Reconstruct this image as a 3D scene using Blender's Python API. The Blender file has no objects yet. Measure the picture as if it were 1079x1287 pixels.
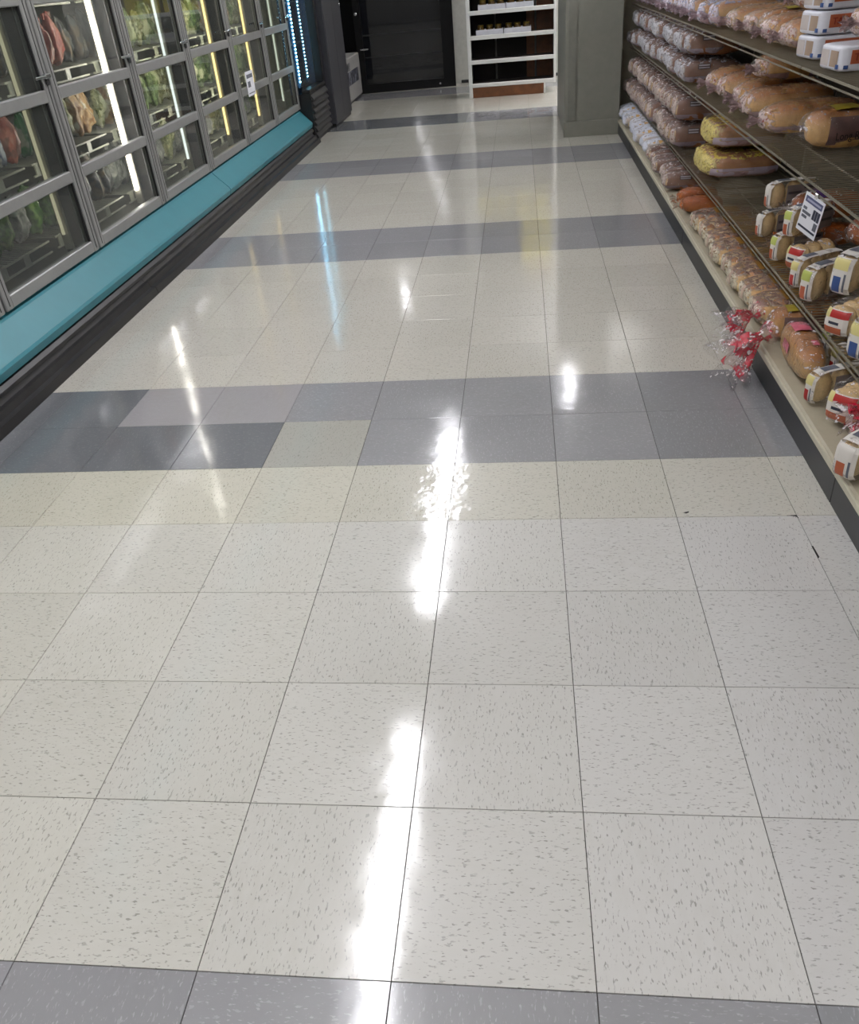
import bpy, bmesh, math, random
from mathutils import Vector, Matrix, noise
random.seed(7)
SC = bpy.context.scene
COL = SC.collection
PI = math.pi

# ------------------------------------------------------------------ camera
cam = bpy.data.cameras.new('camera'); camo = bpy.data.objects.new('camera', cam); COL.objects.link(camo)
cam.sensor_fit = 'HORIZONTAL'; cam.sensor_width = 36.0; cam.lens = 36.0 * 1018.4 / 1079.0
cam.clip_start = 0.02; cam.clip_end = 60
Fv = Vector((-0.11791423, 0.82250648, -0.55639853)); Rv = Vector((0.99290947, 0.08915388, -0.07862802)); Uv = Vector((0.01506696, 0.56172474, 0.82718698))
m = Matrix((Rv, Uv, -Fv)).transposed().to_4x4(); m.translation = Vector((0.212, -0.602, 1.2605)); camo.matrix_world = m
SC.camera = camo
# ------------------------------------------------------------------ world, exposure
w = bpy.data.worlds.new('world'); SC.world = w; w.use_nodes = True
w.node_tree.nodes['Background'].inputs[0].default_value = (0.5, 0.52, 0.55, 1); w.node_tree.nodes['Background'].inputs[1].default_value = 0.05
SC.view_settings.view_transform = 'Standard'; SC.view_settings.look = 'None'
SC.view_settings.exposure = 0.73; SC.view_settings.gamma = 1.0; SC.view_settings.use_curve_mapping = False
SC.cycles.use_denoising = True
SC.cycles.max_bounces = 10; SC.cycles.transparent_max_bounces = 24; SC.cycles.caustics_reflective = False; SC.cycles.caustics_refractive = False
SC.cycles.sample_clamp_indirect = 6.0
LAMP = 20.5          # radiance of the fluorescent ceiling lamps
T = 0.3048           # floor tile

# ------------------------------------------------------------------ materials
def lin(c):
    return tuple(((v / 255) / 12.92 if v / 255 <= 0.04045 else ((v / 255 + 0.055) / 1.055) ** 2.4) for v in c)
def rgba(c): return (*lin(c), 1.0)

class NT:
    def __init__(s, name):
        s.m = bpy.data.materials.new(name); s.m.use_nodes = True; s.t = s.m.node_tree
        s.t.nodes.clear(); s.out = s.t.nodes.new('ShaderNodeOutputMaterial')
    def n(s, typ, **kw):
        nd = s.t.nodes.new(typ)
        for k, v in kw.items():
            if k[0] == 'i' and k[1:].isdigit(): s.set(nd.inputs[int(k[1:])], v)
            elif k in nd.inputs.keys() if hasattr(nd.inputs, 'keys') else False: s.set(nd.inputs[k], v)
            else: setattr(nd, k, v)
        return nd
    def set(s, inp, v):
        if isinstance(v, bpy.types.NodeSocket): s.t.links.new(v, inp)
        else: inp.default_value = v
    def math(s, op, a, b=0.0, clamp=False):
        nd = s.t.nodes.new('ShaderNodeMath'); nd.operation = op; nd.use_clamp = clamp
        s.set(nd.inputs[0], a); s.set(nd.inputs[1], b); return nd.outputs[0]
    def mix(s, f, a, b):
        nd = s.t.nodes.new('ShaderNodeMix'); nd.data_type = 'RGBA'
        s.set(nd.inputs['Factor'], f); s.set(nd.inputs[6], a); s.set(nd.inputs[7], b); return nd.outputs[2]
    def noise(s, vec, scale, detail=2.0, rough=0.5):
        nd = s.t.nodes.new('ShaderNodeTexNoise'); s.set(nd.inputs['Vector'], vec)
        nd.inputs['Scale'].default_value = scale; nd.inputs['Detail'].default_value = detail; nd.inputs['Roughness'].default_value = rough
        return nd.outputs[0]
    def ramp(s, f, a, b):
        nd = s.t.nodes.new('ShaderNodeMapRange'); nd.clamp = True; s.set(nd.inputs[0], f)
        nd.inputs[1].default_value = a; nd.inputs[2].default_value = b; return nd.outputs[0]
    def bump(s, h, strength, dist):
        nd = s.t.nodes.new('ShaderNodeBump'); s.set(nd.inputs['Strength'], strength); nd.inputs['Distance'].default_value = dist
        s.set(nd.inputs['Height'], h); return nd.outputs[0]
    def princ(s, col, rough=0.5, metal=0.0, normal=None, **kw):
        nd = s.t.nodes.new('ShaderNodeBsdfPrincipled')
        s.set(nd.inputs['Base Color'], col); s.set(nd.inputs['Roughness'], rough); nd.inputs['Metallic'].default_value = metal
        if normal is not None: s.set(nd.inputs['Normal'], normal)
        for k, v in kw.items(): s.set(nd.inputs[k.replace('_', ' ')], v)
        return nd.outputs[0]
    def done(s, sh): s.t.links.new(sh, s.out.inputs[0]); return s.m

MATS = {}
def plain(name, col, rough=0.5, metal=0.0, vary=0.08, scale=18.0, bump=0.0):
    if name in MATS: return MATS[name]
    t = NT(name); tc = t.n('ShaderNodeTexCoord').outputs['Object']
    f = t.noise(tc, scale, 4.0, 0.6)
    c = lin(col); a = tuple(max(0, v * (1 - vary)) for v in c); b = tuple(min(1, v * (1 + vary)) for v in c)
    colr = t.mix(t.ramp(f, 0.3, 0.7), (*a, 1), (*b, 1))
    nrm = t.bump(f, bump, 0.004) if bump else None
    MATS[name] = t.done(t.princ(colr, rough, metal, nrm)); return MATS[name]
def emit(name, col, strength):
    if name in MATS: return MATS[name]
    t = NT(name); e = t.n('ShaderNodeEmission'); e.inputs[0].default_value = rgba(col); e.inputs[1].default_value = strength
    MATS[name] = t.done(e.outputs[0]); return MATS[name]
def glass(name, tint=(235, 240, 238), ior=1.5, rough=0.02, haze=0.0):
    t = NT(name)
    fr = t.n('ShaderNodeFresnel'); fr.inputs[0].default_value = ior
    tr = t.n('ShaderNodeBsdfTransparent'); tr.inputs[0].default_value = rgba(tint)
    gl = t.n('ShaderNodeBsdfGlossy'); gl.inputs['Roughness'].default_value = rough
    bk = t.n('ShaderNodeNewGeometry').outputs['Backfacing']
    mx = t.n('ShaderNodeMixShader'); t.set(mx.inputs[0], t.math('MULTIPLY', fr.outputs[0], t.math('SUBTRACT', 1.0, bk))); t.t.links.new(tr.outputs[0], mx.inputs[1]); t.t.links.new(gl.outputs[0], mx.inputs[2])
    out = mx.outputs[0]
    if haze:
        df = t.n('ShaderNodeBsdfDiffuse'); df.inputs[0].default_value = (0.6, 0.62, 0.6, 1)  # grey diffuse mixed in, standing for floor reflection in the panes
        m2 = t.n('ShaderNodeMixShader'); m2.inputs[0].default_value = haze
        t.t.links.new(out, m2.inputs[1]); t.t.links.new(df.outputs[0], m2.inputs[2]); out = m2.outputs[0]
    return t.done(out)

def tile_mat(name, attr):
    t = NT(name); geo = t.n('ShaderNodeNewGeometry').outputs['Position']
    if attr:
        a = t.n('ShaderNodeAttribute'); a.attribute_name = 'tile_col'; base = a.outputs['Color']; warp = 0.12; vec = geo; rnd = 0.5
    else:
        oi = t.n('ShaderNodeObjectInfo'); base = oi.outputs['Color']; warp = oi.outputs['Alpha']; rnd = oi.outputs['Random']
        add = t.n('ShaderNodeVectorMath', operation='ADD'); t.set(add.inputs[0], t.n('ShaderNodeTexCoord').outputs['Object'])
        cmb = t.n('ShaderNodeCombineXYZ'); t.set(cmb.inputs[0], t.math('MULTIPLY', rnd, 37.0)); t.set(cmb.inputs[1], t.math('MULTIPLY', rnd, 91.0)); t.set(add.inputs[1], cmb.outputs[0]); vec = add.outputs[0]
    mp = t.n('ShaderNodeMapping'); t.set(mp.inputs[0], vec); mp.inputs['Scale'].default_value = (1.0, 2.6, 1.0)
    mp2 = t.n('ShaderNodeMapping'); t.set(mp2.inputs[0], vec); mp2.inputs['Scale'].default_value = (1.0, 2.2, 1.0); mp2.inputs['Rotation'].default_value = (0, 0, 0.5); mp2.inputs['Location'].default_value = (3, 7, 0)
    f1 = t.ramp(t.noise(mp.outputs[0], 88.0, 2.0, 0.5), 0.615, 0.68)
    f2 = t.ramp(t.noise(mp2.outputs[0], 62.0, 2.0, 0.5), 0.625, 0.69)
    f3 = t.ramp(t.noise(mp2.outputs[0], 26.0, 3.0, 0.6), 0.35, 0.65)
    cloud = t.ramp(t.noise(geo, 3.0, 3.0, 0.6), 0.3, 0.75)
    lum = t.n('ShaderNodeRGBToBW'); t.set(lum.inputs[0], base)
    isl = t.ramp(lum.outputs[0], 0.30, 0.40)
    mul = t.n('ShaderNodeMix'); mul.data_type = 'RGBA'; mul.blend_type = 'MULTIPLY'; mul.inputs['Factor'].default_value = 1.0
    t.set(mul.inputs[6], base)
    fleck_mult = t.mix(isl, (1.45, 1.45, 1.45, 1), (0.42, 0.41, 0.40, 1)); t.set(mul.inputs[7], fleck_mult)
    c = t.mix(t.math('MULTIPLY', f1, 0.75), base, mul.outputs[2])
    c = t.mix(t.math('MULTIPLY', f2, 0.5), c, mul.outputs[2])
    mul2 = t.n('ShaderNodeMix'); mul2.data_type = 'RGBA'; mul2.blend_type = 'MULTIPLY'; mul2.inputs['Factor'].default_value = 1.0
    t.set(mul2.inputs[6], c); t.set(mul2.inputs[7], t.mix(t.math('MULTIPLY', f3, cloud), (1, 1, 1, 1), (0.93, 0.925, 0.91, 1)))
    wear = t.noise(geo, 7.0, 5.0, 0.65)
    rough = t.math('ADD', t.math('MULTIPLY', t.ramp(wear, 0.4, 0.8), 0.10), 0.085)
    wav = t.noise(geo, 5.5, 2.0, 0.5); micro = t.noise(geo, 260.0, 1.0, 0.5); wav2 = t.noise(geo, 26.0, 2.0, 0.5)
    h = t.math('ADD', t.math('ADD', t.math('MULTIPLY', wav, 0.9), t.math('MULTIPLY', wav2, warp)), t.math('MULTIPLY', micro, 0.012))
    nrm = t.bump(h, 0.35, 0.004)
    return t.done(t.princ(mul2.outputs[2], rough, 0.0, nrm, Specular_IOR_Level=0.75))

# film of a bread bag: clear glossy plastic with print; end flecks also paint wrinkle sparkle
def film(name, end=(225, 222, 228), end_cov=0.4, band=None, band_h=-1.0, top=None, top_cov=0.3, haze=0.05, scale=70.0, dots=None):
    if name in MATS: return MATS[name]
    t = NT(name); tcn = t.n('ShaderNodeTexCoord'); oc = tcn.outputs['Object']; nr = tcn.outputs['Normal']
    oi = t.n('ShaderNodeObjectInfo')
    add = t.n('ShaderNodeVectorMath', operation='ADD'); t.set(add.inputs[0], oc)
    cmb = t.n('ShaderNodeCombineXYZ'); t.set(cmb.inputs[0], t.math('MULTIPLY', oi.outputs['Random'], 13.0)); t.set(add.inputs[1], cmb.outputs[0]); vec = add.outputs[0]
    sx = t.n('ShaderNodeSeparateXYZ'); t.set(sx.inputs[0], oc); sn = t.n('ShaderNodeSeparateXYZ'); t.set(sn.inputs[0], nr)
    n1 = t.noise(vec, scale, 3.0, 0.65); n2 = t.noise(vec, 34.0, 3.0, 0.7); n3 = t.noise(vec, 120.0, 2.0, 0.6)
    bmp = t.bump(t.math('ADD', n2, t.math('MULTIPLY', n3, 0.3)), 0.9, 0.018)
    endm = t.ramp(t.math('MULTIPLY', sn.outputs[0], -1.0), 0.45, 0.7)
    topm = t.ramp(sn.outputs[2], 0.5, 0.75)
    pe = t.math('MULTIPLY', endm, t.ramp(n1, 0.62 - 0.3 * end_cov, 0.68 - 0.3 * end_cov))
    col = rgba(end); mask = pe
    if dots:
        dn = t.ramp(t.noise(vec, 95.0, 1.0, 0.4), 0.60, 0.64); col = t.mix(dn, rgba(end), rgba(dots))
    if top:
        pt = t.math('MULTIPLY', topm, t.ramp(t.noise(vec, 46.0, 2.0, 0.6), 0.64 - 0.3 * top_cov, 0.68 - 0.3 * top_cov))
        col = t.mix(pt, col, rgba(top)); mask = t.math('MAXIMUM', mask, pt)
    if band:
        pb = t.math('MULTIPLY', t.ramp(t.math('MULTIPLY', sx.outputs[2], -1.0), -band_h - 0.002, -band_h + 0.002), t.ramp(t.math('ABSOLUTE', sn.outputs[1]), 0.4, 0.6))
        col = t.mix(pb, col, rgba(band)); mask = t.math('MAXIMUM', mask, t.math('MULTIPLY', pb, 0.85))
    pr = t.princ(col, 0.35, 0.0, bmp)
    tr = t.n('ShaderNodeBsdfTransparent'); tr.inputs[0].default_value = (0.96, 0.95, 0.95, 1)
    gl = t.n('ShaderNodeBsdfGlossy'); gl.inputs['Roughness'].default_value = 0.16; t.set(gl.inputs['Normal'], bmp)
    lw = t.n('ShaderNodeFresnel'); lw.inputs[0].default_value = 1.6; t.set(lw.inputs['Normal'], bmp)
    m1 = t.n('ShaderNodeMixShader'); bk = t.n('ShaderNodeNewGeometry').outputs['Backfacing']; t.set(m1.inputs[0], t.math('MULTIPLY', lw.outputs[0], t.math('SUBTRACT', 1.0, bk))); t.t.links.new(tr.outputs[0], m1.inputs[1]); t.t.links.new(gl.outputs[0], m1.inputs[2])
    df = t.n('ShaderNodeBsdfDiffuse'); df.inputs[0].default_value = (0.75, 0.72, 0.74, 1)
    m3 = t.n('ShaderNodeMixShader'); m3.inputs[0].default_value = haze; t.t.links.new(m1.outputs[0], m3.inputs[1]); t.t.links.new(df.outputs[0], m3.inputs[2])
    m2 = t.n('ShaderNodeMixShader'); t.set(m2.inputs[0], mask); t.t.links.new(m3.outputs[0], m2.inputs[1]); t.t.links.new(pr, m2.inputs[2])
    MATS[name] = t.done(m2.outputs[0]); return MATS[name]

def bread(name, top, side, axis='z', lo=-0.2, hi=0.6, end=None):
    if name in MATS: return MATS[name]
    t = NT(name); tc = t.n('ShaderNodeTexCoord'); sn = t.n('ShaderNodeSeparateXYZ'); t.set(sn.inputs[0], tc.outputs['Normal'])
    oi = t.n('ShaderNodeObjectInfo')
    f = t.ramp(sn.outputs['XYZ'.index(axis.upper())], lo, hi)
    n = t.noise(tc.outputs['Object'], 60.0, 4.0, 0.6)
    c = t.mix(f, rgba(side), rgba(top))
    if end: c = t.mix(t.ramp(t.math('ABSOLUTE', sn.outputs[0]), 0.75, 0.85), c, rgba(end))
    mul = t.n('ShaderNodeMix'); mul.data_type = 'RGBA'; mul.blend_type = 'MULTIPLY'; mul.inputs['Factor'].default_value = 1.0
    t.set(mul.inputs[6], c); t.set(mul.inputs[7], t.mix(t.ramp(n, 0.3, 0.7), (0.82, 0.8, 0.76, 1), (1.08, 1.06, 1.0, 1)))
    MATS[name] = t.done(t.princ(mul.outputs[2], 0.55, 0.0, t.bump(n, 0.3, 0.003))); return MATS[name]

def foodbag(name, c1, c2, c3, scale=28.0, rough=0.25):
    if name in MATS: return MATS[name]
    t = NT(name); tc = t.n('ShaderNodeTexCoord').outputs['Object']; oi = t.n('ShaderNodeObjectInfo')
    add = t.n('ShaderNodeVectorMath', operation='ADD'); t.set(add.inputs[0], tc)
    cmb = t.n('ShaderNodeCombineXYZ'); t.set(cmb.inputs[1], t.math('MULTIPLY', oi.outputs['Random'], 9.0)); t.set(add.inputs[1], cmb.outputs[0])
    n1 = t.noise(add.outputs[0], scale, 3.0, 0.6); n2 = t.noise(add.outputs[0], 12.0, 2.0, 0.5)
    c = t.mix(t.ramp(n1, 0.45, 0.55), rgba(c1), rgba(c2)); c = t.mix(t.ramp(n2, 0.52, 0.58), c, rgba(c3))
    MATS[name] = t.done(t.princ(c, rough, 0.0, t.bump(t.noise(add.outputs[0], 30.0, 2.0, 0.6), 0.6, 0.01))); return MATS[name]

# ------------------------------------------------------------------ mesh building
class MB:
    def __init__(s): s.v = []; s.f = []
    def add(s, vs, fs):
        o = len(s.v); s.v += [tuple(v) for v in vs]; s.f += [tuple(i + o for i in f) for f in fs]; return s
    def box(s, a, b, M=None):
        x0, y0, z0 = a; x1, y1, z1 = b
        vs = [Vector(p) for p in ((x0,y0,z0),(x1,y0,z0),(x1,y1,z0),(x0,y1,z0),(x0,y0,z1),(x1,y0,z1),(x1,y1,z1),(x0,y1,z1))]
        if M is not None: vs = [M @ v for v in vs]
        return s.add(vs, [(0,3,2,1),(4,5,6,7),(0,1,5,4),(1,2,6,5),(2,3,7,6),(3,0,4,7)])
    def bbox(s, a, b, r=0.004):
        x0, y0, z0 = a; x1, y1, z1 = b
        r = min(r, abs(x1-x0)/2.2, abs(y1-y0)/2.2, abs(z1-z0)/2.2)
        bm = bmesh.new(); bmesh.ops.create_cube(bm, size=1)
        for v in bm.verts: v.co = Vector((x0+(v.co.x+.5)*(x1-x0), y0+(v.co.y+.5)*(y1-y0), z0+(v.co.z+.5)*(z1-z0)))
        bmesh.ops.bevel(bm, geom=bm.edges[:], offset=r, segments=1, affect='EDGES')
        bm.verts.index_update(); s.add([v.co for v in bm.verts], [tuple(v.index for v in f.verts) for f in bm.faces]); bm.free(); return s
    def prism(s, prof, y0, y1):   # profile in x,z extruded along y (profile clockwise seen from -y)
        n = len(prof); vs = [(x, y0, z) for x, z in prof] + [(x, y1, z) for x, z in prof]
        return s.add(vs, [tuple(range(n)), tuple(range(2*n-1, n-1, -1))] + [(i, n+i, n+(i+1) % n, (i+1) % n) for i in range(n)])
    def tube(s, p, q, r, n=8, r2=None):
        p = Vector(p); q = Vector(q); d = (q-p).normalized(); a = d.orthogonal().normalized(); b = d.cross(a); r2 = r if r2 is None else r2
        vs = [p + (a*math.cos(2*PI*i/n) + b*math.sin(2*PI*i/n))*r for i in range(n)] + [q + (a*math.cos(2*PI*i/n) + b*math.sin(2*PI*i/n))*r2 for i in range(n)]
        return s.add(vs, [(i, (i+1) % n, n+(i+1) % n, n+i) for i in range(n)] + [tuple(range(n-1, -1, -1)), tuple(range(n, 2*n))])
    def lathe(s, prof, c=(0,0,0), n=16):   # prof: (r,z) from bottom to top
        vs = []; fs = []
        for r, z in prof:
            for i in range(n): vs.append((c[0]+r*math.cos(2*PI*i/n), c[1]+r*math.sin(2*PI*i/n), c[2]+z))
        for k in range(len(prof)-1):
            for i in range(n): fs.append((k*n+i, k*n+(i+1) % n, (k+1)*n+(i+1) % n, (k+1)*n+i))
        fs.append(tuple(range(n-1, -1, -1))); k = (len(prof)-1)*n; fs.append(tuple(range(k, k+n)))
        return s.add(vs, fs)
    def sup(s, a, b, c, n=4.0, N=8, amp=0.0, fr=20.0, seed=0.0, ctr=(0,0,0), fn=None):   # superellipsoid on a cube grid
        bm = bmesh.new(); bmesh.ops.create_cube(bm, size=2); bmesh.ops.subdivide_edges(bm, edges=bm.edges[:], cuts=N-1, use_grid_fill=True)
        bm.verts.index_update(); vs = []
        for v in bm.verts:
            d = Vector([math.tan(k*PI/4.4)/math.tan(PI/4.4) for k in v.co])
            d = Vector((d.x*a, d.y*b, d.z*c))
            r = (abs(d.x/a)**n + abs(d.y/b)**n + abs(d.z/c)**n) ** (-1.0/n); p = d*r
            if amp:
                q = p*fr + Vector((seed*7.3, seed*3.1, seed))
                p = p + p.normalized()*amp*noise.fractal(q, 0.8, 2.0, 3)
            if fn: p = fn(p)
            vs.append(p + Vector(ctr))
        s.add(vs, [tuple(v.index for v in f.verts) for f in bm.faces]); bm.free(); return s
    def mesh(s, name, mat, smooth=False):
        me = bpy.data.meshes.new(name); me.from_pydata(s.v, [], s.f); me.materials.append(mat)
        if smooth:
            me.polygons.foreach_set('use_smooth', [True]*len(me.polygons))
        me.update(); return me

def ob(name, me, parent=None, loc=(0,0,0), rot=(0,0,0)):
    o = bpy.data.objects.new(name, me); COL.objects.link(o)
    if parent: o.parent = parent
    o.location = loc; o.rotation_euler = rot; return o
def tag(o, label, cat, group=None):
    o['label'] = label; o['category'] = cat
    if group: o['group'] = group
    return o
def thing(name, label, cat, loc=(0,0,0), group=None, rot=(0,0,0)):
    o = bpy.data.objects.new(name, None); COL.objects.link(o); o.empty_display_size = 0.05; o.location = loc; o.rotation_euler = rot
    return tag(o, label, cat, group)
def part(name, mb, mat, root, smooth=False, parent=None, label=None):
    """geometry written in world coordinates, stored relative to the (unrotated) root"""
    L = root.location
    mb.v = [(v[0]-L.x, v[1]-L.y, v[2]-L.z) for v in mb.v]
    o = ob(name, mb.mesh(name, mat, smooth), parent or root)
    if label: o['label'] = label
    return o
def struct(name, mb, mat, smooth=False):
    o = ob(name, mb.mesh(name, mat, smooth)); o['kind'] = 'structure'; return o
ORD = ['first','second','third','fourth','fifth','sixth','seventh','eighth','ninth','tenth','eleventh','twelfth','thirteenth','fourteenth','fifteenth','sixteenth','seventeenth','eighteenth','nineteenth','twentieth','twenty-first','twenty-second','twenty-third','twenty-fourth','twenty-fifth','twenty-sixth']

# ------------------------------------------------------------------ the room
ceil_m = plain('ceiling_paint', (230, 230, 226), 0.8)
wall_m = plain('wall_paint', (186, 186, 178), 0.6)
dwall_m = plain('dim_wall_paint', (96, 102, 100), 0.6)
floor = struct('floor', MB().box((-2.8, -5.1, -0.05), (3.7, 11.4, -0.0022)), plain('grout', (58, 54, 48), 0.8))
struct('ceiling', MB().box((-2.8, -5.1, 2.75), (3.7, 11.4, 2.85)), ceil_m)
struct('wall_left', MB().box((-2.9, -5.1, -0.05), (-2.75, 11.4, 2.85)), wall_m)
struct('wall_right', MB().box((3.6, -5.1, -0.05), (3.7, 11.4, 2.85)), wall_m)
struct('wall_front', MB().box((-2.9, -5.2, -0.05), (3.7, -5.1, 2.85)), wall_m)
struct('wall_back', MB().box((-2.9, 11.05, -0.05), (3.7, 11.2, 2.85)), wall_m)
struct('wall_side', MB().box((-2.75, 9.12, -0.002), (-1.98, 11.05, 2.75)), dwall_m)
struct('baseboard_back', MB().bbox((-0.52, 11.03, 0.0), (3.6, 11.05, 0.035)), plain('black_rubber', (28, 28, 28), 0.5))

# floor tiles
tm = tile_mat('vinyl_tile', False); tma = tile_mat('vinyl_tile_far', True)
def tile_mesh(nm, mat):
    g = T/2 - 0.0007; e = 0.0004
    mb = MB(); mb.add([(-g,-g,-.003),(g,-g,-.003),(g,g,-.003),(-g,g,-.003),(-g+e,-g+e,0),(g-e,-g+e,0),(g-e,g-e,0),(-g+e,g-e,0),(-g,-g,-.0006),(g,-g,-.0006),(g,g,-.0006),(-g,g,-.0006)],
        [(4,5,6,7),(8,9,5,4),(9,10,6,5),(10,11,7,6),(11,8,4,7),(0,1,9,8),(1,2,10,9),(2,3,11,10),(3,0,8,11)])
    return mb.mesh(nm, mat)
def tile_col(r, c):
    rnd = random.Random(r*131 + c*17 + 5)
    j = rnd.uniform(-3, 3)
    k = r % 7
    g = max(0.0, min(1.0, (c + 4)/6.0))
    if k in (5, 6):
        col = (146 + j, 145 + j, 148 + j)
        if (r == 6 and c <= -5) or (r == 5 and c <= -3) or (r in (26, 27) and c <= -2): col = (112 + j, 114 + j, 117 + j)
        elif r == 5 and c == -2: col = (168, 166, 158)
        elif r == 6 and c <= -3: col = (158, 155, 157)
        elif c >= 2: col = (136 + j, 136 + j, 139 + j)
        wp = 0.12
    elif r == 4: col = (197 + j, 194 + j, 178 + 6*g + j); wp = 0.75 if c in (-1, 0) else 0.35
    elif r > 6:  col = (197 + j, 193 + j, 183 + j); wp = 0.15
    else: col = (199 + j, 197 + j, 186 + 8*g + j); wp = 0.13
    return (*lin(col), wp)
tme = tile_mesh('floor_tile', tm); far = []
for r in range(-14, 37):
    for c in range(-6, 4):
        if -3 <= r <= 20:
            o = ob('floor_tile', tme, floor, ((c+.5)*T, (r+.5)*T, 0), (0, 0, PI/2*((r + c) % 2) + PI*random.choice((0, 1))))
            o.color = tile_col(r, c)
        else: far.append((r, c))
mb = MB(); cols = []
for r, c in far:
    g = T/2 - 0.0007; x, y = (c+.5)*T, (r+.5)*T
    mb.box((x-g, y-g, -.003), (x+g, y+g, 0)); cols += [tile_col(r, c)]*6
fm = mb.mesh('distant_floor_tiles', tma); at = fm.color_attributes.new('tile_col', 'FLOAT_COLOR', 'CORNER')
for p in fm.polygons:
    for li in p.loop_indices: at.data[li].color = (*cols[p.index][:3], 1)
fo = ob('distant_floor_tiles', fm, floor); fo['kind'] = 'stuff'
chip_m = plain('chipped_gap', (22, 20, 18), 0.9)
mb = MB()
for pts in ([(0.889, 1.2195), (0.914, 1.2215), (0.9155, 1.208), (0.910, 1.2155)], [(0.9125, 1.085), (0.9165, 1.085), (0.9185, 1.04), (0.9135, 1.035)], [(0.63, 1.240), (0.646, 1.246), (0.644, 1.240), (0.637, 1.236)]):
    mb.add([(x, y, 0.0004) for x, y in pts] + [(x, y, -0.002) for x, y in pts], [(3,2,1,0), (4,5,6,7), (0,1,5,4), (1,2,6,5), (2,3,7,6), (3,0,4,7)])
ch = ob('tile_chip', mb.mesh('tile_chip', chip_m), floor); ch['label'] = 'dark chips at broken tile corners'

# pillar
pm = plain('pillar_paint', (128, 127, 117), 0.45, vary=0.05)
col = struct('wall_pillar', MB().bbox((0.575, 6.8, 0.0), (1.02, 8.2, 2.75), 0.006), pm)
o = ob('corner_guard', MB().box((0.60, 6.79, 0.12), (0.665, 6.8, 2.3)).mesh('corner_guard', plain('guard_paint', (120, 119, 110), 0.4)), col)
o = ob('base_trim', MB().bbox((0.57, 6.785, 0.0), (1.022, 6.8, 0.115), 0.003).mesh('base_trim', pm), col)

# ceiling lamps
def lamp(x, y0, y1, label, wd=0.12, em=None):
    r = thing('ceiling_lamp', label, 'ceiling lamp', (x, (y0+y1)/2, 2.5), 'fluorescent strip lamps over the aisle')
    part('housing', MB().prism([(x-.07, 2.575), (x-.045, 2.64), (x+.045, 2.64), (x+.07, 2.575)], y0-.02, y1+.02), plain('lamp_housing', (215, 215, 212), 0.5), r)
    part('diffuser', MB().bbox((x-wd/2, y0, 2.50), (x+wd/2, y1, 2.574), 0.02), em or emit('fluorescent', (251, 250, 255), LAMP), r)
    for y in (y0+.25, y1-.25): part('hanger', MB().tube((x, y, 2.63), (x, y, 2.752), 0.006), plain('lamp_housing', (215, 215, 212), 0.5), r)
lamp(-0.5, 0.2, 2.66, 'fluorescent strip lamp over the near part of the tiled aisle')
lamp(-0.5, 3.75, 6.45, 'fluorescent strip lamp over the middle of the tiled aisle')
r = thing('pillar_lamp', 'small white wall lamp high on the grey pillar', 'wall lamp', (0.645, 6.77, 2.14))
part('back_plate', MB().bbox((0.595, 6.785, 2.12), (0.695, 6.799, 2.40), 0.004), plain('lamp_housing', (215, 215, 212), 0.5), r)
part('diffuser', MB().bbox((0.605, 6.735, 2.15), (0.685, 6.784, 2.37), 0.015), emit('fluorescent', (251, 250, 255), LAMP), r)
lamp(-0.5, -3.4, -0.9, 'fluorescent strip lamp behind the viewer')  # unseen lamp added for general illumination
lamp(2.4, -1.0, 1.44, 'fluorescent strip lamp behind the bread rack, nearer one')  # unseen lamp added for extra light from the next aisle
lamp(2.4, 2.8, 5.24, 'fluorescent strip lamp behind the bread rack, farther one')  # second unseen lamp added for the same extra light
lamp(0.98, 8.5, 10.8, 'fluorescent strip lamp beyond the grey pillar', 0.2)  # added out of sight behind the pillar to brighten the back
lamp(2.3, 8.6, 10.6, 'fluorescent strip lamp over the far corner', 0.2)  # added out of view to light the display shelf
lamp(-1.42, 10.35, 10.6, 'short fluorescent lamp above the black glass door', .05)

# ------------------------------------------------------------------ left: freezer cases
alu = plain('door_aluminium', (146, 146, 144), 0.4, 0.4, 0.05)
gask = plain('door_gasket', (26, 26, 26), 0.7)
teal = plain('teal_bumper', (46, 120, 132), 0.42, 0.0, 0.06, 6.0)
black = plain('kick_plastic', (42, 41, 41), 0.42, 0.0, 0.2, 9.0, 0.15)
inner = plain('freezer_liner', (58, 58, 56), 0.6)
wirew = plain('white_wire', (180, 180, 172), 0.4, 0.2)
doorglass = glass('door_glass', (218, 222, 218), 1.5, 0.02, 0.035)
chrome = plain('chrome', (210, 210, 212), 0.18, 1.0, 0.02)
XD = -1.77
EDGES = [1.39, 2.25, 3.10, 3.97, 4.82, 5.69, 6.55, 7.40]
DOORWORD = ['hidden', 'nearest', 'second', 'third', 'fourth', 'fifth', 'farthest']
LEVELS = [0.335, 0.655, 0.985, 1.30]
LIT = [((255, 244, 225), 0.0), ((235, 225, 190), 0.5), ((255, 242, 240), 22.0), ((235, 240, 240), 1.6), ((255, 222, 150), 2.6), ((255, 222, 150), 2.2), ((235, 240, 225), 1.0)]
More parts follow.
